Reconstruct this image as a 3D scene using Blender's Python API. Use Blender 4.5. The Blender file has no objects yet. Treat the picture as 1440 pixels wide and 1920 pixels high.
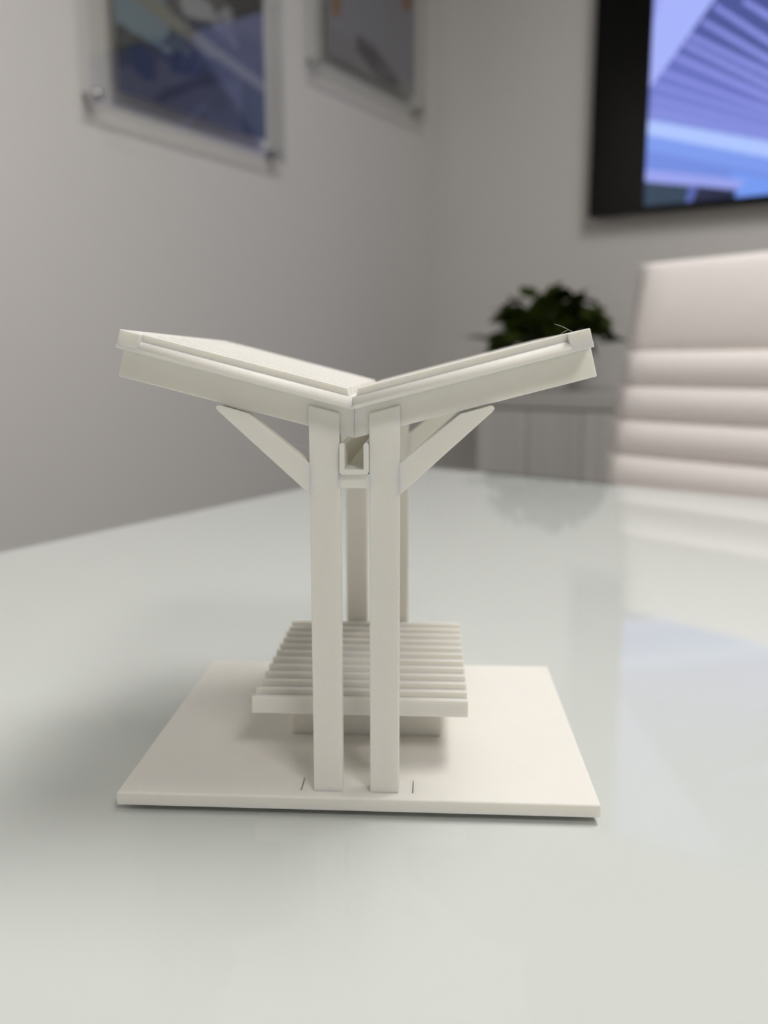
import bpy, bmesh, math, random
import numpy as np
from mathutils import Vector, Matrix

S = bpy.context.scene
COL = S.collection
TZ = 0.74                                   # table top above the floor (m)

# ------------------------------------------------------------------ camera
MODEL_ROT = math.radians(28.94)              # the printed model is turned against the room
CAM_M = Vector((0.0220348, -0.2450826, 0))   # camera foot seen from the model's own axes
CAM = Vector((0, 0, TZ + 0.1367001))         # world axes follow the room, origin under the camera
PITCH, YAW, FPX = -0.1713, -0.0534, 1604.13
cd = bpy.data.cameras.new('camera')
cam = bpy.data.objects.new('camera', cd)
COL.objects.link(cam)
cd.sensor_fit = 'VERTICAL'
cd.sensor_height = 36.0
cd.sensor_width = 27.0
cd.lens = FPX / 1920 * 36.0
cd.clip_start = 0.01
cd.clip_end = 50
cam.location = CAM
cam.rotation_euler = (math.pi / 2 + PITCH, 0, -YAW + MODEL_ROT)
cd.dof.use_dof = True
cd.dof.focus_distance = 0.252
cd.dof.aperture_fstop = cd.lens / 3.4
S.camera = cam

# ------------------------------------------------------------------ world, exposure
W = bpy.data.worlds.new('world')
S.world = W
W.use_nodes = True
W.node_tree.nodes['Background'].inputs[0].default_value = (0.9, 0.95, 1.0, 1)
W.node_tree.nodes['Background'].inputs[1].default_value = 0.02
S.view_settings.view_transform = 'Standard'
S.view_settings.look = 'None'
S.view_settings.gamma = 1.0
S.view_settings.use_curve_mapping = False
S.view_settings.exposure = 0.0
S.cycles.use_denoising = True
S.cycles.max_bounces = 8
S.cycles.diffuse_bounces = 4
S.cycles.glossy_bounces = 3
S.cycles.transparent_max_bounces = 16
LIGHT_STRENGTH = 15.3
LIGHT_COLOR = (1.0, 0.97, 0.945)
CEIL = 2.70
# ceiling light panels in room coordinates (e1 along the screen wall, e2 towards it)
TROFFERS = [(0.33, 0.92, 0.6), (1.40, -0.75, 0.42)]     # e1, e2, half length; second panel is an added fill
DOWNLIGHTS = [(-0.74, -0.08), (-0.74, -1.30)]      # wall washers, turned towards the left wall
DOWN_POWER = 72.0

# ------------------------------------------------------------------ room frame
ROOM_ROT = 0.0
RM = Matrix.Identity(4)
def rp(e1, e2, z):                           # room coordinates (z above floor) -> world
    return RM @ Vector((e1, e2, z))
WALL_B, WALL_L, WALL_R, WALL_F = 2.650, -1.463, 3.60, -2.60

# ------------------------------------------------------------------ materials
def srgb(r, g, b):
    f = lambda c: (c / 255 / 12.92) if c <= 10.3 else ((c / 255 + 0.055) / 1.055) ** 2.4
    return (f(r), f(g), f(b), 1.0)

def mat(name, color, rough=0.5, metal=0.0, noise=0.0, nscale=60.0, bump=0.0, bscale=400.0, spec=0.5, coat=0.0, stretch=None, sss=0.0, sss_scale=0.0022):
    m = bpy.data.materials.new(name)
    m.use_nodes = True
    nt = m.node_tree
    b = nt.nodes['Principled BSDF']
    b.inputs['Base Color'].default_value = color
    b.inputs['Roughness'].default_value = rough
    b.inputs['Metallic'].default_value = metal
    b.inputs['Specular IOR Level'].default_value = spec
    b.inputs['Coat Weight'].default_value = coat
    if sss:
        b.inputs['Subsurface Weight'].default_value = sss
        b.inputs['Subsurface Radius'].default_value = (1.0, 0.85, 0.5)
        b.inputs['Subsurface Scale'].default_value = sss_scale
    tc = nt.nodes.new('ShaderNodeTexCoord')
    mp = nt.nodes.new('ShaderNodeMapping')
    nt.links.new(tc.outputs['Object'], mp.inputs['Vector'])
    if stretch:
        mp.inputs['Scale'].default_value = stretch
    if noise:
        n = nt.nodes.new('ShaderNodeTexNoise')
        n.inputs['Scale'].default_value = nscale
        n.inputs['Detail'].default_value = 4
        nt.links.new(mp.outputs[0], n.inputs['Vector'])
        r = nt.nodes.new('ShaderNodeMapRange')
        r.inputs[3].default_value = 1 - noise
        r.inputs[4].default_value = 1 + noise
        nt.links.new(n.outputs[0], r.inputs[0])
        mx = nt.nodes.new('ShaderNodeMix')
        mx.data_type = 'RGBA'
        mx.blend_type = 'MULTIPLY'
        mx.inputs[0].default_value = 1
        mx.inputs[6].default_value = color
        nt.links.new(r.outputs[0], mx.inputs[7])
        nt.links.new(mx.outputs[2], b.inputs['Base Color'])
    if bump:
        n2 = nt.nodes.new('ShaderNodeTexNoise')
        n2.inputs['Scale'].default_value = bscale
        n2.inputs['Detail'].default_value = 2
        nt.links.new(mp.outputs[0], n2.inputs['Vector'])
        bp = nt.nodes.new('ShaderNodeBump')
        bp.inputs['Strength'].default_value = bump
        bp.inputs['Distance'].default_value = 0.001
        nt.links.new(n2.outputs[0], bp.inputs['Height'])
        nt.links.new(bp.outputs[0], b.inputs['Normal'])
    return m

def clear_mat(name, tint, rough=0.02, f0=0.04):
    """thin clear sheet: light passes straight, mirror reflection by Schlick's law on either side"""
    m = bpy.data.materials.new(name)
    m.use_nodes = True
    nt = m.node_tree
    nt.nodes.remove(nt.nodes['Principled BSDF'])
    out = nt.nodes['Material Output']
    tr = nt.nodes.new('ShaderNodeBsdfTransparent')
    tr.inputs[0].default_value = tint
    gl = nt.nodes.new('ShaderNodeBsdfGlossy')
    gl.inputs['Roughness'].default_value = rough
    gl.inputs['Color'].default_value = (1, 1, 1, 1)
    ge = nt.nodes.new('ShaderNodeNewGeometry')
    dp = nt.nodes.new('ShaderNodeVectorMath'); dp.operation = 'DOT_PRODUCT'
    nt.links.new(ge.outputs['Incoming'], dp.inputs[0]); nt.links.new(ge.outputs['Normal'], dp.inputs[1])
    def mth(op, a, b=None):
        n = nt.nodes.new('ShaderNodeMath'); n.operation = op
        for i, v in enumerate((a, b)):
            if v is None: continue
            if isinstance(v, (int, float)): n.inputs[i].default_value = v
            else: nt.links.new(v, n.inputs[i])
        return n.outputs[0]
    c = mth('ABSOLUTE', dp.outputs['Value'])
    k = mth('POWER', mth('SUBTRACT', 1.0, c), 5.0)
    fr = mth('ADD', mth('MULTIPLY', k, 1 - f0), f0)
    mx = nt.nodes.new('ShaderNodeMixShader')
    nt.links.new(fr, mx.inputs[0]); nt.links.new(tr.outputs[0], mx.inputs[1]); nt.links.new(gl.outputs[0], mx.inputs[2])
    nt.links.new(mx.outputs[0], out.inputs['Surface'])
    return m

def emit_mat(name, color, strength):
    m = bpy.data.materials.new(name)
    m.use_nodes = True
    nt = m.node_tree
    nt.nodes.remove(nt.nodes['Principled BSDF'])
    e = nt.nodes.new('ShaderNodeEmission')
    e.inputs[0].default_value = (*color[:3], 1)
    e.inputs[1].default_value = strength
    nt.links.new(e.outputs[0], nt.nodes['Material Output'].inputs['Surface'])
    return m

def picture_mat(name, emit=None):
    """flat picture: colours come from the mesh's own colour attribute"""
    m = bpy.data.materials.new(name)
    m.use_nodes = True
    nt = m.node_tree
    b = nt.nodes['Principled BSDF']
    a = nt.nodes.new('ShaderNodeAttribute')
    a.attribute_name = 'picture'
    if emit:
        b.inputs['Base Color'].default_value = (0.01, 0.01, 0.01, 1)
        b.inputs['Roughness'].default_value = 0.25
        nt.links.new(a.outputs['Color'], b.inputs['Emission Color'])
        b.inputs['Emission Strength'].default_value = emit
    else:
        nt.links.new(a.outputs['Color'], b.inputs['Base Color'])
        b.inputs['Roughness'].default_value = 0.6
    m.cycles.emission_sampling = 'NONE'
    return m

M = {}
M['pla'] = mat('ivory_printed_plastic', (0.845, 0.825, 0.77, 1), 0.55, noise=0.02, nscale=90, bump=0.10, bscale=2200, spec=0.3, sss=0.45, sss_scale=0.003)
M['wall'] = mat('wall_paint', (0.665, 0.647, 0.622, 1), 0.75, noise=0.015, nscale=3, bump=0.05, bscale=300, spec=0.2)
M['ceiling'] = mat('ceiling_paint', (0.58, 0.58, 0.57, 1), 0.9, noise=0.02, nscale=40)
M['floor'] = mat('carpet', (0.16, 0.155, 0.15, 1), 0.95, noise=0.25, nscale=120, bump=0.4, bscale=900, spec=0.1)
M['glass'] = clear_mat('table_glass', (0.968, 0.985, 0.975, 1), 0.05, 0.025)
M['paint'] = mat('white_back_paint', (0.692, 0.700, 0.683, 1), 0.8, noise=0.01, nscale=8, spec=0.0)
M['metal'] = mat('brushed_metal', (0.55, 0.55, 0.54, 1), 0.3, 1.0, noise=0.05, nscale=300)
M['chrome'] = mat('polished_aluminium', (0.75, 0.75, 0.74, 1), 0.15, 1.0, noise=0.02, nscale=100)
M['acrylic'] = clear_mat('clear_acrylic', (0.93, 0.935, 0.93, 1), 0.03)
M['acrylic_edge'] = mat('acrylic_edge', (0.72, 0.73, 0.72, 1), 0.15, noise=0.05, nscale=100)
M['print'] = picture_mat('poster_print')
M['black'] = mat('black_gloss_plastic', (0.003, 0.003, 0.003, 1), 0.2, noise=0.1, nscale=50, spec=0.2)
M['screen'] = picture_mat('screen_picture', 1.0)
M['vinyl'] = mat('white_leather', (0.89, 0.84, 0.81, 1), 0.5, noise=0.02, nscale=25, bump=0.12, bscale=500, spec=0.35)
M['leaf'] = mat('leaf_green', (0.030, 0.046, 0.004, 1), 0.55, noise=0.45, nscale=18, spec=0.15)
M['stem'] = mat('stem_green', (0.05, 0.09, 0.02, 1), 0.5, noise=0.2, nscale=60)
M['pot'] = mat('white_glazed_pot', (0.6, 0.59, 0.57, 1), 0.3, noise=0.03, nscale=30)
M['soil'] = mat('soil', (0.03, 0.022, 0.015, 1), 0.95, noise=0.4, nscale=200, bump=0.6, bscale=300)
M['cab'] = mat('grey_cabinet_laminate', (0.50, 0.485, 0.46, 1), 0.45, noise=0.32, nscale=5, stretch=(6, 6, 0.15))
M['cab_top'] = mat('grey_cabinet_top', (0.45, 0.435, 0.41, 1), 0.4, noise=0.05, nscale=20)
M['trim'] = mat('trim_paint', (0.6, 0.59, 0.57, 1), 0.5, noise=0.01, nscale=10)
M['fixture'] = mat('white_fixture', (0.8, 0.8, 0.79, 1), 0.5, noise=0.01, nscale=10)
M['lamp'] = emit_mat('lit_diffuser', LIGHT_COLOR, LIGHT_STRENGTH)
M['castor'] = mat('black_castor', (0.02, 0.02, 0.02, 1), 0.4, noise=0.1, nscale=60)

# ------------------------------------------------------------------ helpers
def link(name, me, m, parent=None):
    o = bpy.data.objects.new(name, me)
    if m is not None and len(me.materials) == 0:
        me.materials.append(m)
    COL.objects.link(o)
    if parent is not None:
        o.parent = parent
    return o

def tag(o, label=None, cat=None, group=None, kind=None):
    if label: o['label'] = label
    if cat: o['category'] = cat
    if group: o['group'] = group
    if kind: o['kind'] = kind
    return o

def empty(name, loc=(0, 0, 0), rz=0.0):
    o = bpy.data.objects.new(name, None)
    o.empty_display_size = 0.05
    COL.objects.link(o)
    o.location = loc
    o.rotation_euler = (0, 0, rz)
    return o

def finish(bm, bevel=0.0, seg=2, smooth=False):
    bmesh.ops.remove_doubles(bm, verts=bm.verts, dist=1e-7)
    bmesh.ops.recalc_face_normals(bm, faces=bm.faces)
    if bevel:
        es = [e for e in bm.edges if len(e.link_faces) == 2 and e.calc_face_angle(0) > 0.35]
        bmesh.ops.bevel(bm, geom=es, offset=bevel, segments=seg, profile=0.5, affect='EDGES', clamp_overlap=True)
    me = bpy.data.meshes.new('mesh')
    bm.to_mesh(me)
    bm.free()
    if smooth:
        me.polygons.foreach_set('use_smooth', [True] * len(me.polygons))
    return me

def box_bm(bm, x0, x1, y0, y1, z0, z1):
    v = [bm.verts.new(p) for p in ((x0, y0, z0), (x1, y0, z0), (x1, y1, z0), (x0, y1, z0), (x0, y0, z1), (x1, y0, z1), (x1, y1, z1), (x0, y1, z1))]
    for f in ((0, 3, 2, 1), (4, 5, 6, 7), (0, 1, 5, 4), (1, 2, 6, 5), (2, 3, 7, 6), (3, 0, 4, 7)):
        bm.faces.new([v[i] for i in f])

def box(x0, x1, y0, y1, z0, z1, bevel=0.0, seg=2):
    bm = bmesh.new()
    box_bm(bm, x0, x1, y0, y1, z0, z1)
    return finish(bm, bevel, seg)

def prism_xz(pts, y0, y1, bevel=0.0, seg=2):
    """polygon in x,z extruded along y"""
    bm = bmesh.new()
    a = [bm.verts.new((x, y0, z)) for x, z in pts]
    b = [bm.verts.new((x, y1, z)) for x, z in pts]
    bm.faces.new(a)
    bm.faces.new(b[::-1])
    n = len(pts)
    for i in range(n):
        bm.faces.new((a[i], b[i], b[(i + 1) % n], a[(i + 1) % n]))
    return finish(bm, bevel, seg)

def prism_xy(pts, z0, z1, bevel=0.0, seg=2, bottom=True):
    bm = bmesh.new()
    a = [bm.verts.new((x, y, z0)) for x, y in pts]
    b = [bm.verts.new((x, y, z1)) for x, y in pts]
    if bottom:
        bm.faces.new(a[::-1])
    bm.faces.new(b)
    n = len(pts)
    for i in range(n):
        bm.faces.new((a[i], a[(i + 1) % n], b[(i + 1) % n], b[i]))
    return finish(bm, bevel, seg)

def tube(pts, r, seg=10, r1=None):
    bm = bmesh.new()
    pts = [Vector(p) for p in pts]
    rings = []
    n = len(pts)
    for i, p in enumerate(pts):
        t = (pts[min(i + 1, n - 1)] - pts[max(i - 1, 0)]).normalized()
        up = Vector((0, 0, 1)) if abs(t.z) < 0.9 else Vector((1, 0, 0))
        s = t.cross(up).normalized()
        u = s.cross(t)
        rr = r if r1 is None else r + (r1 - r) * i / (n - 1)
        rings.append([bm.verts.new(p + (s * math.cos(2 * math.pi * k / seg) + u * math.sin(2 * math.pi * k / seg)) * rr) for k in range(seg)])
    for a, b in zip(rings, rings[1:]):
        for k in range(seg):
            bm.faces.new((a[k], a[(k + 1) % seg], b[(k + 1) % seg], b[k]))
    bm.faces.new(rings[0][::-1])
    bm.faces.new(rings[-1])
    me = finish(bm)
    me.polygons.foreach_set('use_smooth', [len(p.vertices) == 4 for p in me.polygons])
    return me

def lathe(prof, seg=32):
    bm = bmesh.new()
    rings = []
    for r, z in prof:
        rings.append([bm.verts.new((r * math.cos(2 * math.pi * k / seg), r * math.sin(2 * math.pi * k / seg), z)) for k in range(seg)])
    for a, b in zip(rings, rings[1:]):
        for k in range(seg):
            bm.faces.new((a[k], a[(k + 1) % seg], b[(k + 1) % seg], b[k]))
    bm.faces.new(rings[0][::-1])
    bm.faces.new(rings[-1])
    return finish(bm, smooth=True)

# ------------------------------------------------------------------ the setting
def room_box(name, a, b, m, cz0, cz1, bevel=0.0):
    o = link(name, box(a[0], b[0], a[1], b[1], cz0, cz1, bevel), m)
    o.matrix_world = RM
    tag(o, kind='structure')
    return o
T = 0.12
room_box('floor', (WALL_L - T, WALL_F - T), (WALL_R + T, WALL_B + T), M['floor'], -0.1, 0)
room_box('ceiling', (WALL_L - T, WALL_F - T), (WALL_R + T, WALL_B + T), M['ceiling'], CEIL, CEIL + 0.1)
room_box('wall_back', (WALL_L - T, WALL_B), (WALL_R + T, WALL_B + T), M['wall'], 0, CEIL)
room_box('wall_left', (WALL_L - T, WALL_F), (WALL_L, WALL_B), M['wall'], 0, CEIL)
room_box('wall_right', (WALL_R, WALL_F), (WALL_R + T, WALL_B), M['wall'], 0, CEIL)
room_box('wall_front', (WALL_L - T, WALL_F - T), (WALL_R + T, WALL_F), M['wall'], 0, CEIL)
room_box('baseboard_left', (WALL_L, WALL_F), (WALL_L + 0.014, WALL_B - 0.014), M['trim'], 0, 0.10, 0.003)
room_box('baseboard_back', (WALL_L, WALL_B - 0.014), (WALL_R, WALL_B), M['trim'], 0, 0.10, 0.003)

# ceiling light panels: the key, then an unseen fill added to brighten front faces
for i, (a, b, h) in enumerate(TROFFERS):
    t = empty('ceiling_light', rp(a, b, CEIL), ROOM_ROT)
    tag(t, ('long lit ceiling panel above the far side of the glass table', 'shorter added fill light panel on the ceiling, right side of the room')[i], 'ceiling light', 'ceiling light panels')
    bm = bmesh.new()
    for q in ((-0.32, 0.32, -h - 0.02, -h), (-0.32, 0.32, h, h + 0.02), (-0.32, -0.30, -h, h), (0.30, 0.32, -h, h)):
        box_bm(bm, q[0], q[1], q[2], q[3], -0.02, 0)
    link('frame', finish(bm), M['fixture'], t)
    bm = bmesh.new()
    bm.faces.new([bm.verts.new(p) for p in ((-0.3, -h, -0.01), (-0.3, h, -0.01), (0.3, h, -0.01), (0.3, -h, -0.01))])
    me = bpy.data.meshes.new('mesh'); bm.to_mesh(me); bm.free()
    link('diffuser', me, M['lamp'], t)

M['spot'] = emit_mat('lit_downlight', LIGHT_COLOR, 3.0)
for i, (a, b) in enumerate(DOWNLIGHTS):
    t = empty('downlight', rp(a, b, CEIL), ROOM_ROT)
    tag(t, ('small round downlight by the left wall, nearest the posters', 'small round downlight by the left wall, farther behind the camera')[i], 'downlight', 'round downlights')
    link('trim_ring', lathe([(0.085, 0.0), (0.085, -0.006), (0.078, -0.010), (0.070, -0.006), (0.070, 0.0)], 32), M['fixture'], t)
    bm = bmesh.new()
    bm.faces.new([bm.verts.new((0.069 * math.cos(-k * math.pi / 12), 0.069 * math.sin(-k * math.pi / 12), -0.008)) for k in range(24)])
    me = bpy.data.meshes.new('mesh'); bm.to_mesh(me); bm.free()
    link('lens', me, M['spot'], t)
    sl = bpy.data.lights.new('wall_washer', 'SPOT')
    sl.energy = DOWN_POWER
    sl.color = LIGHT_COLOR
    sl.spot_size = math.radians(95)
    sl.spot_blend = 1.0
    sl.shadow_soft_size = 0.05
    lo = bpy.data.objects.new('wall_washer', sl)
    COL.objects.link(lo)
    src = rp(a, b, CEIL - 0.07)
    lo.location = src
    lo.rotation_euler = (rp(WALL_L, b + 0.05, 1.65) - src).to_track_quat('-Z', 'Y').to_euler()

# ------------------------------------------------------------------ glass table
def round_poly(pts, r, n=6):
    out = []
    k = len(pts)
    for i in range(k):
        p = Vector(pts[i]); a = Vector(pts[i - 1]); b = Vector(pts[(i + 1) % k])
        da = (a - p).normalized(); db = (b - p).normalized()
        ang = da.angle(db)
        d = r / math.tan(ang / 2)
        s, e = p + da * d, p + db * d
        for j in range(n + 1):
            t = j / n
            out.append(tuple((1 - t) ** 2 * s + 2 * t * (1 - t) * p + t * t * e))
    return out
TABLE = [(-0.520, -1.30), (1.15, -1.30), (1.15, 0.805), (-0.594, 1.015)]
tab = empty('conference_table', rp(0, 0, 0), ROOM_ROT)
tag(tab, 'large conference table with a pale green-white glass top under the printed model', 'table')
GL = 0.0022
link('glass_top', prism_xy(round_poly(TABLE, 0.02), TZ - GL, TZ, bottom=False), M['glass'], tab)['label'] = 'glossy clear glass sheet with green tint'
link('painted_top', prism_xy(round_poly(TABLE, 0.02), TZ - GL - 0.02, TZ - GL - 0.0002), M['paint'], tab)['label'] = 'white layer beneath the glass'
for x, y in ((-0.40, 0.75), (0.98, 0.60), (-0.36, -1.12), (0.98, -1.12)):
    link('leg', box(x - 0.035, x + 0.035, y - 0.035, y + 0.035, 0, TZ - GL - 0.02, 0.004), M['metal'], tab)

# ------------------------------------------------------------------ printed shelter model (its own axes = world axes)
mm = 0.001
MO = Matrix.Rotation(MODEL_ROT, 4, 'Z') @ (-CAM_M)
mod = empty('shelter_model', (MO.x, MO.y, TZ), MODEL_ROT)
tag(mod, 'ivory 3D-printed model of a butterfly-roof shelter with a slatted bench, on the glass table', 'model')
BV = 0.00035
PT = 4.19 * mm
# base plate with two open slot lines beside the foot of each frame
def slab_with_slots(x0, x1, y0, y1, z0, z1, slots, depth):
    xs = sorted({x0, x1} | {v for s in slots for v in s[:2]})
    ys = sorted({y0, y1} | {v for s in slots for v in s[2:]})
    def lv(i, j):
        cx, cy = (xs[i] + xs[i + 1]) / 2, (ys[j] + ys[j + 1]) / 2
        return z1 - depth if any(s[0] < cx < s[1] and s[2] < cy < s[3] for s in slots) else z1
    bm = bmesh.new()
    nx, ny = len(xs) - 1, len(ys) - 1
    q = lambda *ps: bm.faces.new([bm.verts.new(p) for p in ps])
    for i in range(nx):
        for j in range(ny):
            z = lv(i, j)
            q((xs[i], ys[j], z), (xs[i + 1], ys[j], z), (xs[i + 1], ys[j + 1], z), (xs[i], ys[j + 1], z))
            if i + 1 < nx and lv(i + 1, j) != z:
                z2 = lv(i + 1, j); x = xs[i + 1]
                q((x, ys[j], z), (x, ys[j], z2), (x, ys[j + 1], z2), (x, ys[j + 1], z))
            if j + 1 < ny and lv(i, j + 1) != z:
                z2 = lv(i, j + 1); y = ys[j + 1]
                q((xs[i], y, z), (xs[i], y, z2), (xs[i + 1], y, z2), (xs[i + 1], y, z))
    for i in range(nx):
        for y in (y0, y1):
            q((xs[i], y, z0), (xs[i + 1], y, z0), (xs[i + 1], y, z1), (xs[i], y, z1))
    for j in range(ny):
        for x in (x0, x1):
            q((x, ys[j], z0), (x, ys[j + 1], z0), (x, ys[j + 1], z1), (x, ys[j], z1))
    q((x0, y0, z0), (x1, y0, z0), (x1, y1, z0), (x0, y1, z0))
    bmesh.ops.remove_doubles(bm, verts=bm.verts, dist=1e-7)
    bmesh.ops.recalc_face_normals(bm, faces=bm.faces)
    es = []
    for e in bm.edges:
        a, b = e.verts
        on = lambda v: min(abs(v.co.x - x0), abs(v.co.x - x1)) < 1e-7 or min(abs(v.co.y - y0), abs(v.co.y - y1)) < 1e-7
        if abs(a.co.z - z1) < 1e-7 and abs(b.co.z - z1) < 1e-7 and len(e.link_faces) == 2 and e.calc_face_angle(0) > 1 and on(a) and on(b):
            es.append(e)
    bmesh.ops.bevel(bm, geom=es, offset=0.0006, segments=3, profile=0.5, affect='EDGES')
    me = bpy.data.meshes.new('mesh')
    bm.to_mesh(me); bm.free()
    return me
SL = []
for y0, y1 in ((4.2, 12.6), (109.4, 117.8)):
    SL += [(-17.75 * mm, -17.25 * mm, y0 * mm, y1 * mm), (17.55 * mm, 17.85 * mm, y0 * mm, y1 * mm)]
link('base_plate', slab_with_slots(-75.2 * mm, 75.2 * mm, 0, 121.9 * mm, 0, PT, SL, 0.0022), M['pla'], mod)

TH = math.atan(0.2586)
CT, ST = math.cos(TH), math.sin(TH)
ZV = 124.0
def wing(s, u, n):                           # u along the slope from the valley, n square to it -> x, z (mm)
    return (s * (u * CT - n * ST), ZV + u * ST + n * CT)
def mmpts(pts): return [(x * mm, z * mm) for x, z in pts]

# the two support frames
A1, A2 = 4.35, 13.35
frame_meshes = None
def support_frame(y0, y1):
    fr = empty('support_frame', (0, 0, 0))
    fr.parent = mod
    k = 0.2586
    for s in (-1, 1):
        post = [(s * A1, 4.0), (s * A2, 4.0), (s * A2, 121.5 + A2 * k), (s * A1, 121.5 + A1 * k)]
        link('post', prism_xz(mmpts(post), y0 * mm, y1 * mm, BV), M['pla'], fr)
        # lower edge runs from the post to the tip, tip nose blunted, upper end cut to the beam, upper edge back to the post
        br = [(s * (A2 - 0.4), 98.2), (s * A2, 98.6), (s * 39.9, 123.0), (s * 40.7, 124.0), (s * 40.3, 124.75), (s * 39.2, 124.75), (s * 30.9, 122.4), (s * A2, 108.0), (s * (A2 - 0.4), 107.7)]
        link('brace', prism_xz(mmpts(br), y0 * mm, y1 * mm, BV * 0.8), M['pla'], fr)
    link('saddle', box(-(A1 + 0.3) * mm, (A1 + 0.3) * mm, y0 * mm, y1 * mm, 100.6 * mm, 104.75 * mm, 0.0002), M['pla'], fr)
    return fr
support_frame(4.0, 9.2)
support_frame(113.2, 118.4)

# gutter running between the posts
gp = []
gp += [(-4.3, 113.4), (-4.3, 105.3), (-3.8, 104.75), (3.8, 104.75), (4.3, 105.3), (4.3, 113.4), (3.9, 114.0), (3.1, 114.0), (2.75, 113.4), (2.75, 106.3), (-2.75, 106.3), (-2.75, 113.4), (-3.1, 114.0), (-3.9, 114.0)]
link('gutter', prism_xz(mmpts(gp), 2.6 * mm, 119.6 * mm, 0.0002), M['pla'], mod)

# roof wings: deck with rounded front lip, raised end cap, ribs down the slope, beams below
YR0, YR1 = -2.6, 123.2
UE = 69.25
for s in (-1, 1):
    w = empty('roof_wing', (0, 0, 0))
    w.parent = mod
    # deck: y-n profile with a rounded front lip, run along the slope from the mitred valley
    rl, hl = 2.3, 3.3
    prof = [(YR0, 0.0)] + [(YR0 + rl - rl * math.cos(a), hl - rl + rl * math.sin(a)) for a in [k * math.pi / 2 / 8 for k in range(9)]] + [(YR1, hl), (YR1, 0.0)]
    bm = bmesh.new()
    va = [bm.verts.new((0, y * mm, (ZV + n / CT) * mm)) for y, n in prof]
    vb = [bm.verts.new((wing(s, UE, n)[0] * mm, y * mm, wing(s, UE, n)[1] * mm)) for y, n in prof]
    for i in range(len(prof)):
        j = (i + 1) % len(prof)
        f = bm.faces.new((va[i], va[j], vb[j], vb[i]))
        f.smooth = 1 <= i <= 8
    bm.faces.new(va)
    bm.faces.new(vb)
    link('deck', finish(bm), M['pla'], w)
    cap = [wing(s, UE - 6.2, 0.02), wing(s, UE - 0.02, 0.02), wing(s, UE - 0.02, 5.3), wing(s, UE - 6.2, 5.3)]
    link('end_cap', prism_xz(mmpts(cap), YR0 * mm, YR1 * mm, 0.0003), M['pla'], w)
    rib = [(s * 0.9, ZV + 2.9 / CT + 0.9 * ST), wing(s, UE - 6.0, 2.9), wing(s, UE - 6.0, 5.35), (s * 1.5, ZV + 5.35 / CT + 1.5 * ST / CT)]
    rme = prism_xz(mmpts(rib), 0, 8.0 * mm, 0.00012, 1)
    for k in range(10):
        r = link('roof_rib', rme, M['pla'], w)
        r.location = (0, (-0.4 + k * 13.0) * mm, 0)
    for y0 in (5.1, 113.4):
        bm_ = [(0, ZV - 8.75), wing(s, UE + 0.45, -8.5), wing(s, UE + 0.45, 0.3), (0, ZV + 0.3)]
        b = link('roof_beam', prism_xz(mmpts(bm_), y0 * mm, (y0 + 4.0) * mm, 0.00025), M['pla'], w)
    # loose print strands
    if s == 1:
        x0, z0 = wing(s, UE - 4, 5.3)
        st = [(x0 * mm - 5.6 * mm, 0.0, z0 * mm + 2.2 * mm), (x0 * mm - 3.4 * mm, 0.0, z0 * mm + 1.5 * mm), (x0 * mm - 1.3 * mm, 0.0, z0 * mm + 0.45 * mm), (x0 * mm, 0.0, z0 * mm - 0.25 * mm)]
        link('print_strand', tube(st, 0.000035, 5), M['pla'], w)
        st = [(x0 * mm - 4.2 * mm, 0.0, z0 * mm - 1.1 * mm), (x0 * mm - 3.2 * mm, 0.0, z0 * mm - 0.1 * mm), (x0 * mm - 1.9 * mm, 0.0, z0 * mm + 0.45 * mm)]
        link('print_strand', tube(st, 0.00003, 5), M['pla'], w)
    else:
        link('print_strand', tube([(-20.5 * mm, 7 * mm, 113.9 * mm), (-17 * mm, 7 * mm, 112.9 * mm), (-13 * mm, 7 * mm, 111.7 * mm)], 0.00003, 5), M['pla'], w)

# slatted bench
bn = empty('bench', (0, 0, 0))
bn.parent = mod
BX0, BX1 = -37.0 * mm, 35.6 * mm
link('deck_panel', box(BX0 + 0.6 * mm, BX1 - 0.6 * mm, 26.0 * mm, 111.8 * mm, 20.8 * mm, 24.3 * mm), M['pla'], bn)
sme = box(BX0, BX1, 0, 2.3 * mm, 20.6 * mm, 26.4 * mm, 0.0003)
for k in range(12):                          # boards set on edge, open between
    o = link('slat', sme, M['pla'], bn)
    o.location = (0, (25.1 + k * 7.75) * mm, 0)
link('pedestal', box(-27 * mm, 27 * mm, 46 * mm, 104 * mm, 4.0 * mm, 20.8 * mm, 0.0003), M['pla'], bn)

# ------------------------------------------------------------------ framed posters on the left wall
def seg_dist(P, a, b):
    a = np.array(a); b = np.array(b)
    t = np.clip(((P - a) @ (b - a)) / ((b - a) @ (b - a)), 0, 1)
    return np.linalg.norm(P - (a + t[..., None] * (b - a)), axis=-1)
def in_poly(P, poly):
    x, y = P[..., 0], P[..., 1]
    r = np.zeros(x.shape, bool)
    n = len(poly)
    for i in range(n):
        x0, y0 = poly[i]; x1, y1 = poly[(i + 1) % n]
        c = ((y0 > y) != (y1 > y)) & (x < (x1 - x0) * (y - y0) / (y1 - y0 + 1e-12) + x0)
        r ^= c
    return r
def lin(c):
    return np.array(srgb(*c)[:3])

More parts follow.
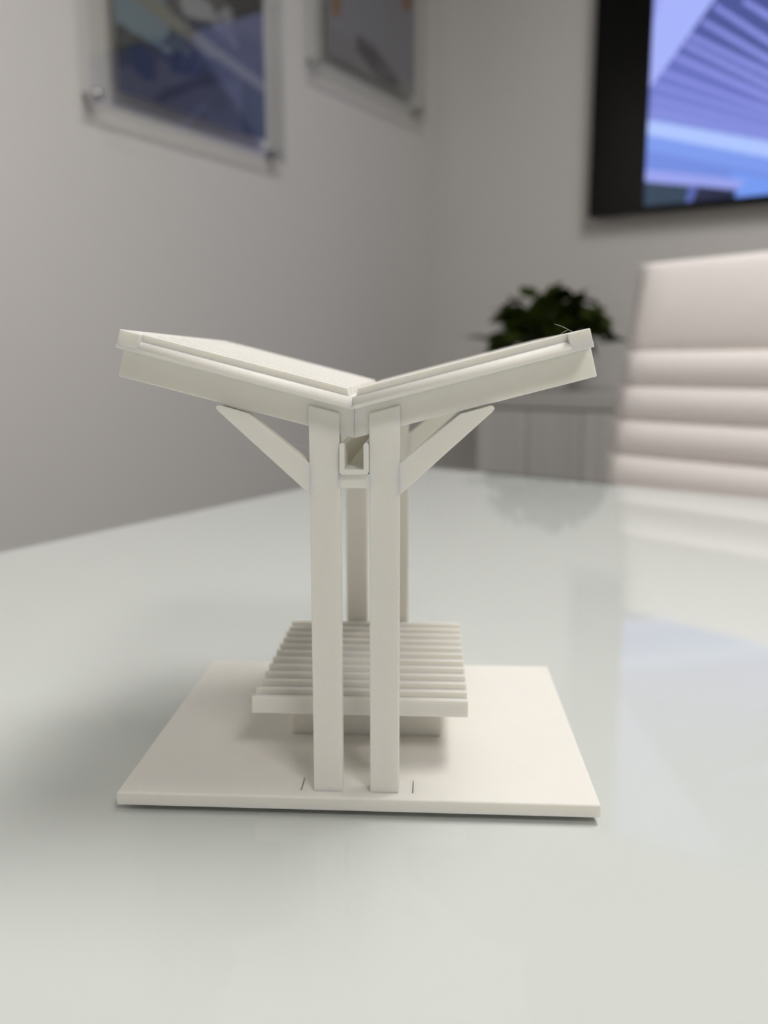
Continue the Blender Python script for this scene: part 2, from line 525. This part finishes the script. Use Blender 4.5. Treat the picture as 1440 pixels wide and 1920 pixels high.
def picture_plane(name, x0, x1, z0, z1, step, paint, m, parent, y=0.0):
    nx = int(round((x1 - x0) / step)); nz = int(round((z1 - z0) / step))
    gx, gz = np.meshgrid(np.linspace(x0, x1, nx + 1), np.linspace(z0, z1, nz + 1))
    P = np.stack([gx, gz], -1)
    colr = paint(P)
    n = (nx + 1) * (nz + 1)
    v = np.stack([gx.ravel(), np.full(n, y), gz.ravel()], -1)
    idx = np.arange(n).reshape(nz + 1, nx + 1)
    f = np.stack([idx[:-1, :-1], idx[:-1, 1:], idx[1:, 1:], idx[1:, :-1]], -1).reshape(-1, 4)
    me = bpy.data.meshes.new(name)
    me.from_pydata(v.tolist(), [], f.tolist())
    at = me.attributes.new('picture', 'FLOAT_COLOR', 'POINT')
    c4 = np.ones((n, 4), np.float32)
    c4[:, :3] = colr.reshape(-1, 3)
    at.data.foreach_set('color', c4.ravel())
    return link(name, me, m, parent)

def layer(C, mask, c):
    C[mask] = lin(c)

def paint_a(P):                              # P[...,0] = along the wall (e2), P[...,1] = height above table
    C = np.empty(P.shape[:-1] + (3,)); C[:] = lin((84, 82, 78))
    e, z = P[..., 0], P[..., 1]
    layer(C, z < 0.86 + (e - 1.283) * 0.12, (56, 60, 74))
    layer(C, in_poly(P, [(1.25, 0.80), (1.40, 0.80), (1.62, 0.70), (1.62, 0.86), (1.25, 0.86)]), (52, 57, 72))
    layer(C, in_poly(P, [(1.28, 0.70), (1.36, 0.70), (1.40, 0.80), (1.28, 0.83)]), (58, 61, 63))
    layer(C, in_poly(P, [(1.28, 0.675), (1.40, 0.70), (1.66, 0.80), (1.66, 0.675)]), (81, 84, 99))
    layer(C, in_poly(P, [(1.28, 0.675), (1.34, 0.675), (1.52, 0.775), (1.40, 0.775), (1.28, 0.72)]), (84, 85, 96))
    layer(C, seg_dist(P, (1.345, 0.755), (1.36, 0.75)) < 0.03, (44, 54, 79))
    layer(C, seg_dist(P, (1.45, 0.78), (1.50, 0.79)) < 0.025, (46, 53, 78))
    layer(C, seg_dist(P, (1.39, 0.688), (1.60, 0.800)) < 0.008, (54, 51, 62))
    layer(C, in_poly(P, [(1.655, 0.675), (1.75, 0.675), (1.75, 0.80), (1.66, 0.80)]), (43, 48, 49))
    layer(C, in_poly(P, [(1.28, 0.81), (1.435, 0.79), (1.42, 0.90), (1.33, 1.02), (1.28, 1.02)]), (115, 133, 143))
    layer(C, in_poly(P, [(1.40, 0.80), (1.50, 0.80), (1.46, 0.86)]), (82, 92, 99))
    layer(C, in_poly(P, [(1.60, 0.86), (1.75, 0.84), (1.75, 1.02), (1.62, 1.0)]), (51, 50, 45))
    layer(C, seg_dist(P, (1.33, 0.885), (1.56, 0.835)) < 0.016, (128, 128, 117))
    layer(C, seg_dist(P, (1.52, 0.845), (1.76, 0.800)) < 0.013, (129, 128, 129))
    layer(C, seg_dist(P, (1.49, 0.905), (1.55, 0.915)) < 0.022, (154, 154, 156))
    layer(C, seg_dist(P, (1.585, 0.90), (1.62, 0.93)) < 0.016, (146, 145, 150))
    layer(C, seg_dist(P, (1.60, 0.895), (1.64, 0.875)) < 0.014, (90, 90, 115))
    layer(C, seg_dist(P, (1.67, 0.885), (1.71, 0.89)) < 0.024, (25, 26, 23))
    layer(C, seg_dist(P, (1.38, 0.95), (1.74, 1.02)) < 0.014, (96, 88, 75))
    layer(C, z > 1.08, (91, 102, 111))
    layer(C, z > 1.30, (137, 146, 154))
    return C

def paint_b(P):
    C = np.empty(P.shape[:-1] + (3,)); C[:] = lin((142, 141, 147))
    e, z = P[..., 0], P[..., 1]
    layer(C, z < 1.00, (151, 148, 148))
    layer(C, in_poly(P, [(2.0, 1.03), (2.12, 1.02), (2.20, 0.95), (2.0, 0.95)]), (136, 132, 136))
    layer(C, in_poly(P, [(2.15, 1.045), (2.24, 1.04), (2.40, 0.975), (2.34, 0.955), (2.24, 0.965), (2.15, 1.0)]), (82, 73, 80))
    layer(C, seg_dist(P, (2.27, 0.99), (2.31, 0.985)) < 0.012, (113, 106, 118))
    layer(C, seg_dist(P, (2.05, 1.08), (2.07, 1.20)) < 0.022, (146, 108, 66))
    layer(C, seg_dist(P, (2.42, 1.22), (2.46, 1.30)) < 0.03, (141, 99, 75))
    layer(C, z > 1.42, (198, 202, 212))
    return C

def poster(name, e_lo, e_hi, z_lo, z_hi, p_lo, p_hi, pz_lo, pz_hi, so, paint, label):
    # local x = -e2 ... built directly in room coordinates via a turned empty: local x runs along +e2, local y points into the wall
    t = empty(name, rp(WALL_L + 0.0012, 0, TZ), ROOM_ROT + math.pi / 2)
    tag(t, label, 'poster', 'posters in clear panels')
    # local frame: x = e2 direction, y = -e1 direction (into the wall); wall face at y = 0
    link('clear_panel', box(e_lo, e_hi, -0.034, -0.028, z_lo, z_hi), M['acrylic'], t)['label'] = 'clear acrylic panel held off the wall'
    bm = bmesh.new()
    for q in ((e_lo - 0.0006, e_lo, z_lo, z_hi), (e_hi, e_hi + 0.0006, z_lo, z_hi), (e_lo, e_hi, z_lo - 0.0006, z_lo), (e_lo, e_hi, z_hi, z_hi + 0.0006)):
        box_bm(bm, q[0], q[1], -0.034, -0.028, q[2], q[3])
    link('panel_edge', finish(bm), M['acrylic_edge'], t)
    link('print_backing', box(p_lo, p_hi, -0.0272, -0.0266, pz_lo, pz_hi), M['trim'], t)
    picture_plane('poster_print', p_lo, p_hi, pz_lo, pz_hi, 0.006, paint, M['print'], t, -0.0276)
    for x, z in so:
        c = lathe([(0.011, 0), (0.011, 0.038), (0.009, 0.041), (0.001, 0.041)], 20)
        o = link('standoff', c, M['metal'], t)
        o.location = (x, 0, z)
        o.rotation_euler = (math.pi / 2, 0, 0)
    return t
poster('framed_poster', 1.207, 1.814, 0.636, 1.546, 1.283, 1.745, 0.680, 1.50,
       [(1.226, 0.658), (1.783, 0.658), (1.226, 1.524), (1.783, 1.524)], paint_a,
       'dark blue photo poster in a clear standoff panel, left one of two on the wall')
poster('framed_poster', 1.937, 2.548, 0.892, 1.802, 2.010, 2.475, 0.958, 1.74,
       [(1.967, 0.926), (2.513, 0.926), (1.967, 1.768), (2.513, 1.768)], paint_b,
       'grey photo poster in a clear standoff panel, nearer the room corner')

# ------------------------------------------------------------------ wall screen
def lines_at(C, P, la, lb, wa, wb, c):
    la = np.array(la); lb = np.array(lb)
    t = (P[..., 0] - la[0]) / (lb[0] - la[0])
    zc = la[1] + t * (lb[1] - la[1])
    w = wa + (wb - wa) * t
    C[(t >= 0) & (np.abs(P[..., 1] - zc) < w)] = lin(c)

IMG_L = -0.735
IMG_R = IMG_L + 1.11
def paint_tv(P):
    C = np.empty(P.shape[:-1] + (3,)); C[:] = lin((112, 124, 204))
    e, z = P[..., 0], P[..., 1]
    # ceiling of fanned slats, in slats from dark and deep (upper right) to pale and flat (lower left)
    L = [((-0.500, 1.087), (-0.435, 1.036)), ((-0.572, 1.088), (-0.430, 0.974)), ((-0.599, 1.054), (-0.427, 0.929)), ((-0.634, 1.026), (-0.425, 0.894)), ((-0.644, 1.006), (-0.423, 0.864)),
         ((-0.669, 0.978), (-0.421, 0.834)), ((-0.701, 0.943), (-0.418, 0.802)), ((-0.719, 0.913), (-0.417, 0.781)), ((-0.725, 0.877), (-0.415, 0.756)), ((-0.724, 0.847), (-0.414, 0.738))]
    dark = [(72, 84, 150), (74, 86, 152), (80, 90, 160), (86, 96, 168), (94, 104, 178), (102, 112, 192), (108, 118, 200), (112, 124, 206), (118, 130, 212), (126, 138, 218)]
    def zline(l):
        (a, b), (c, d) = l
        return b + (e - a) * (d - b) / (c - a)
    layer(C, z > zline(L[0]), (70, 80, 146))
    for i in range(len(L)):
        top = zline(L[i])
        layer(C, z < top, dark[i])
    # bright faces
    for i, l in enumerate(L):
        w = 0.009 if i < 6 else 0.007
        lines_at(C, P, l[0], l[1], w * 0.8, w, (138, 146, 228) if i < 7 else (132, 142, 222))
    for k in range(1, 5):                   # slats beyond the part seen, upper right
        l0 = np.array(L[0][0]) + k * np.array((0.055, 0.03)); l1 = np.array(L[0][1]) + k * np.array((0.02, 0.066))
        lines_at(C, P, l0, l1, 0.009, 0.011, (138, 146, 228))
    # pale wall, upper left
    layer(C, in_poly(P, [(-0.74, 0.90), (-0.717, 0.925), (-0.576, 1.10), (-0.40, 1.32), (-0.40, 1.45), (-0.74, 1.45)]), (166, 178, 250))
    layer(C, in_poly(P, [(-0.74, 1.06), (-0.74, 1.45), (-0.60, 1.45)]), (156, 164, 244))
    # bright cornice and the blue wall beneath
    zc = 0.795 + (e + 0.722) * (0.700 - 0.795) / 0.31
    layer(C, z < zc + 0.022, (172, 196, 255))
    layer(C, z < zc - 0.018, (122, 152, 236))
    layer(C, z < zc - 0.060, (112, 138, 222))
    layer(C, (z < zc - 0.070) & (e > -0.50), (114, 152, 240))
    # counter bar, dark opening and its leg
    layer(C, in_poly(P, [(-0.74, 0.688), (-0.459, 0.628), (-0.485, 0.606), (-0.74, 0.655)]), (150, 160, 236))
    layer(C, in_poly(P, [(-0.74, 0.655), (-0.485, 0.606), (-0.495, 0.50), (-0.74, 0.50)]), (38, 60, 82))
    layer(C, in_poly(P, [(-0.60, 0.629), (-0.485, 0.606), (-0.495, 0.50), (-0.60, 0.50)]), (20, 30, 62))
    layer(C, in_poly(P, [(-0.606, 0.632), (-0.586, 0.628), (-0.609, 0.56), (-0.628, 0.56)]), (86, 100, 178))
    return C
TVY = 0.055
tv = empty('wall_screen', rp(0, WALL_B, TZ), ROOM_ROT)
tag(tv, 'large black flat screen on the wall showing a blue picture of a slatted ceiling', 'screen')
TL, TR, TB, TT = -0.898, 0.538, 0.570, 1.395
link('housing', box(TL, TR, -TVY + 0.003, -0.012, TB, TT, 0.004), M['black'], tv)
link('wall_mount', box(-0.4, 0.05, -0.014, 0.0, 0.75, 1.2, 0.002), M['castor'], tv)
bm = bmesh.new()
for q in ((TL, TL + 0.012, TB, TT), (TR - 0.012, TR, TB, TT), (TL + 0.012, TR - 0.012, TB, TB + 0.016), (TL + 0.012, TR - 0.012, TT - 0.012, TT)):
    box_bm(bm, q[0], q[1], -TVY - 0.003, -TVY + 0.004, q[2], q[3])
link('bezel', finish(bm, 0.001), M['black'], tv)
link('screen_glass', box(TL + 0.012, TR - 0.012, -TVY, -TVY + 0.003, TB + 0.016, TT - 0.012), M['black'], tv)
picture_plane('screen_picture', IMG_L, IMG_R, TB + 0.016, TT - 0.012, 0.0035, paint_tv, M['screen'], tv, -TVY - 0.0006)

# ------------------------------------------------------------------ low cabinet under the screen
CB = empty('credenza', rp(0, WALL_B, 0), ROOM_ROT)
tag(CB, 'low grey cabinet with panelled doors against the wall under the screen', 'cabinet')
CX0, CX1, CD = -1.083, 0.78, 0.417
CTZ = TZ + 0.058
link('body', box(CX0 + 0.01, CX1 - 0.01, -CD + 0.022, -0.016, 0.06, CTZ - 0.042), M['cab_top'], CB)
link('plinth', box(CX0 + 0.05, CX1 - 0.05, -CD + 0.06, -0.03, 0, 0.06), M['castor'], CB)
link('cabinet_top', box(CX0 - 0.005, CX1 + 0.005, -CD, -0.016, CTZ - 0.042, CTZ, 0.003), M['cab_top'], CB)
nd = 12
wd = (CX1 - CX0) / nd
for i in range(nd):
    x = CX0 + i * wd
    d = link('door', box(x + 0.0012, x + wd - 0.0012, -CD + 0.004, -CD + 0.022, 0.065, CTZ - 0.046, 0.003), M['cab'], CB)

# ------------------------------------------------------------------ potted plant on the cabinet
random.seed(11)
PC = rp(-0.935, 2.40, CTZ)
pl = empty('potted_plant', PC, ROOM_ROT)
tag(pl, 'bushy dark green leafy plant standing on the low grey cabinet', 'plant')
link('pot', lathe([(0.055, 0), (0.062, 0.003), (0.078, 0.10), (0.08, 0.112), (0.074, 0.112), (0.070, 0.098), (0.001, 0.098)], 32), M['pot'], pl)
link('soil', lathe([(0.069, 0.096), (0.069, 0.100), (0.03, 0.103), (0.001, 0.103)], 24), M['soil'], pl)
def leaf_mesh(seed):
    rnd = random.Random(seed)
    n = 8
    bm = bmesh.new()
    rows = []
    for i in range(n + 1):
        t = i / n
        w = 0.42 * math.sin(math.pi * t ** 0.72) ** 0.85 * (1 - 0.15 * t) if 0 < t < 1 else 0.004
        droop = -0.28 * t * t
        fold = 0.28
        rows.append([bm.verts.new((sx * w, t, droop + abs(sx) * w * fold + 0.02 * math.sin(7 * t + seed) * abs(sx))) for sx in (-1, -0.5, 0, 0.5, 1)])
    for a, b in zip(rows, rows[1:]):
        for k in range(4):
            bm.faces.new((a[k], a[k + 1], b[k + 1], b[k]))
    bmesh.ops.solidify(bm, geom=list(bm.faces), thickness=0.008)
    return finish(bm, smooth=True)
LM = [leaf_mesh(i) for i in range(4)]
# clumps of leaves (x, z, spread, count); each leaf on its own stalk
CLUMPS = [(-0.090, 0.222, 0.042, 20), (0.033, 0.250, 0.046, 24), (0.112, 0.208, 0.034, 16), (-0.030, 0.190, 0.045, 18), (-0.140, 0.150, 0.035, 12), (0.128, 0.165, 0.030, 12), (0.050, 0.180, 0.040, 14)]
for cx, cz, sp, cnt in CLUMPS:
    for i in range(cnt):
        ctr = Vector((cx + random.gauss(0, 1) * sp * 0.62, random.uniform(-0.085, 0.085), cz + random.gauss(0, 1) * sp * 0.5))
        out = (ctr - Vector((0, 0, 0.13))).normalized()
        yaw = math.atan2(out.y, out.x) + random.uniform(-0.6, 0.6)
        pit = math.asin(max(-1, min(1, out.z))) * 0.8 - 0.1 + random.uniform(-0.5, 0.5)
        L = random.uniform(0.06, 0.095)
        o = link('leaf', LM[i % 4], M['leaf'], pl)
        rot = Matrix.Rotation(yaw - math.pi / 2, 4, 'Z') @ Matrix.Rotation(pit, 4, 'X') @ Matrix.Rotation(random.uniform(-0.9, 0.9), 4, 'Y')
        dirv = (rot @ Vector((0, 1, 0)))
        base = ctr - dirv * L * 0.45
        o.matrix_local = Matrix.Translation(base) @ rot @ Matrix.Scale(L, 4)
        foot = Vector((base.x * 0.25, base.y * 0.25, 0.098))
        midp = foot * 0.4 + base * 0.6 + Vector((0, 0, 0.012))
        link('stalk', tube([foot, foot * 0.7 + midp * 0.3 + Vector((0, 0, 0.006)), midp, base], 0.0022, 5, 0.0013), M['stem'], pl)

# ------------------------------------------------------------------ white ribbed office chair beyond the table
CH_ROT = math.radians(-18.0)
TLc = Vector((-0.431, 1.517))
LEAN = math.tan(math.radians(12))
HW = 0.235
ZTOP = TZ + 0.305
ZS = 0.47
YB0 = 0.20
ytop = YB0 + (ZTOP - ZS) * LEAN
rot2 = Matrix.Rotation(CH_ROT, 2)
org = TLc - rot2 @ Vector((-HW, ytop))
ch = empty('office_chair', rp(org.x, org.y, 0), ROOM_ROT + CH_ROT)
tag(ch, 'white leather office chair with horizontally ribbed back, beyond the far table edge', 'chair')

def pad(width, prof_len, bulge, th, n=10, m=14):
    """pillow-like upholstery strip: local x across, local z along its length, y = thickness (front at -y)"""
    bm = bmesh.new()
    fr, bk = [], []
    for j in range(n + 1):
        t = j / n
        z = t * prof_len
        b = bulge * (max(0.0, math.sin(math.pi * t)) ** 0.55)
        rf, rb = [], []
        for i in range(m + 1):
            s = i / m * 2 - 1
            e = (1 - abs(s) ** 40) ** 0.5
            rf.append(bm.verts.new((s * width, -b * e, z)))
            rb.append(bm.verts.new((s * width, th, z)))
        fr.append(rf); bk.append(rb)
    for j in range(n):
        for i in range(m):
            bm.faces.new((fr[j][i], fr[j][i + 1], fr[j + 1][i + 1], fr[j + 1][i]))
            bm.faces.new((bk[j][i], bk[j + 1][i], bk[j + 1][i + 1], bk[j][i + 1]))
        bm.faces.new((fr[j][0], fr[j + 1][0], bk[j + 1][0], bk[j][0]))
        bm.faces.new((fr[j][m], bk[j][m], bk[j + 1][m], fr[j + 1][m]))
    for i in range(m):
        bm.faces.new((fr[0][i], bk[0][i], bk[0][i + 1], fr[0][i + 1]))
        bm.faces.new((fr[n][i], fr[n][i + 1], bk[n][i + 1], bk[n][i]))
    return finish(bm, smooth=True)

br = empty('backrest', (0, YB0, ZS))
br.parent = ch
br.rotation_euler = (-math.atan(LEAN), 0, 0)
BL = (ZTOP - ZS) / math.cos(math.atan(LEAN))
top_len = 0.150
o = link('head_pad', pad(HW, top_len, 0.012, 0.012, 14), M['vinyl'], br)
o.location = (0, 0, BL - top_len)
z = BL - top_len
pitch = 0.0585
rp_mesh = pad(HW, pitch, 0.013, 0.012, 10)
while z - pitch > -0.01:
    z -= pitch
    o = link('back_pad', rp_mesh, M['vinyl'], br)
    o.location = (0, 0, z)
for s in (-1, 1):
    link('side_rail', box(s * (HW - 0.012) - 0.011, s * (HW - 0.012) + 0.011, 0.012, 0.036, -0.02, BL - 0.012, 0.003), M['chrome'], br)
st = empty('seat', (0, 0, ZS))
st.parent = ch
smesh = pad(HW, 0.0585, 0.012, 0.016, 10)
for k in range(8):
    o = link('seat_pad', smesh, M['vinyl'], st)
    o.rotation_euler = (math.pi / 2, 0, math.pi)
    o.matrix_local = Matrix.Translation((0, -0.27 + k * 0.0585, 0)) @ Matrix.Rotation(-math.pi / 2, 4, 'X') @ Matrix.Rotation(math.pi, 4, 'Z') if False else Matrix(((1, 0, 0, 0), (0, 0, 1, -0.27 + k * 0.0585), (0, -1, 0, 0), (0, 0, 0, 1)))
for s in (-1, 1):
    link('side_rail', box(s * (HW + 0.001) - (0.012 if s < 0 else 0), s * (HW + 0.001) + (0.012 if s > 0 else 0), -0.27, 0.20, -0.026, -0.002, 0.003), M['chrome'], st)
link('column', tube([(0, 0, 0.10), (0, 0, ZS - 0.03)], 0.026, 16), M['chrome'], ch)
link('under_plate', box(-HW, HW, -0.10, 0.10, ZS - 0.045, ZS - 0.016, 0.004), M['chrome'], ch)
for k in range(5):
    a = k * 2 * math.pi / 5 + 0.3
    c, s_ = math.cos(a), math.sin(a)
    lg = link('base_arm', tube([(c * 0.02, s_ * 0.02, 0.115), (c * 0.16, s_ * 0.16, 0.10), (c * 0.29, s_ * 0.29, 0.075)], 0.022, 8, 0.014), M['chrome'], ch)
    link('castor', tube([(c * 0.29 - s_ * 0.02, s_ * 0.29 + c * 0.02, 0.03), (c * 0.29 + s_ * 0.02, s_ * 0.29 - c * 0.02, 0.03)], 0.03, 16), M['castor'], lg)
    link('castor_stem', tube([(c * 0.29, s_ * 0.29, 0.03), (c * 0.29, s_ * 0.29, 0.078)], 0.008, 8), M['metal'], lg)
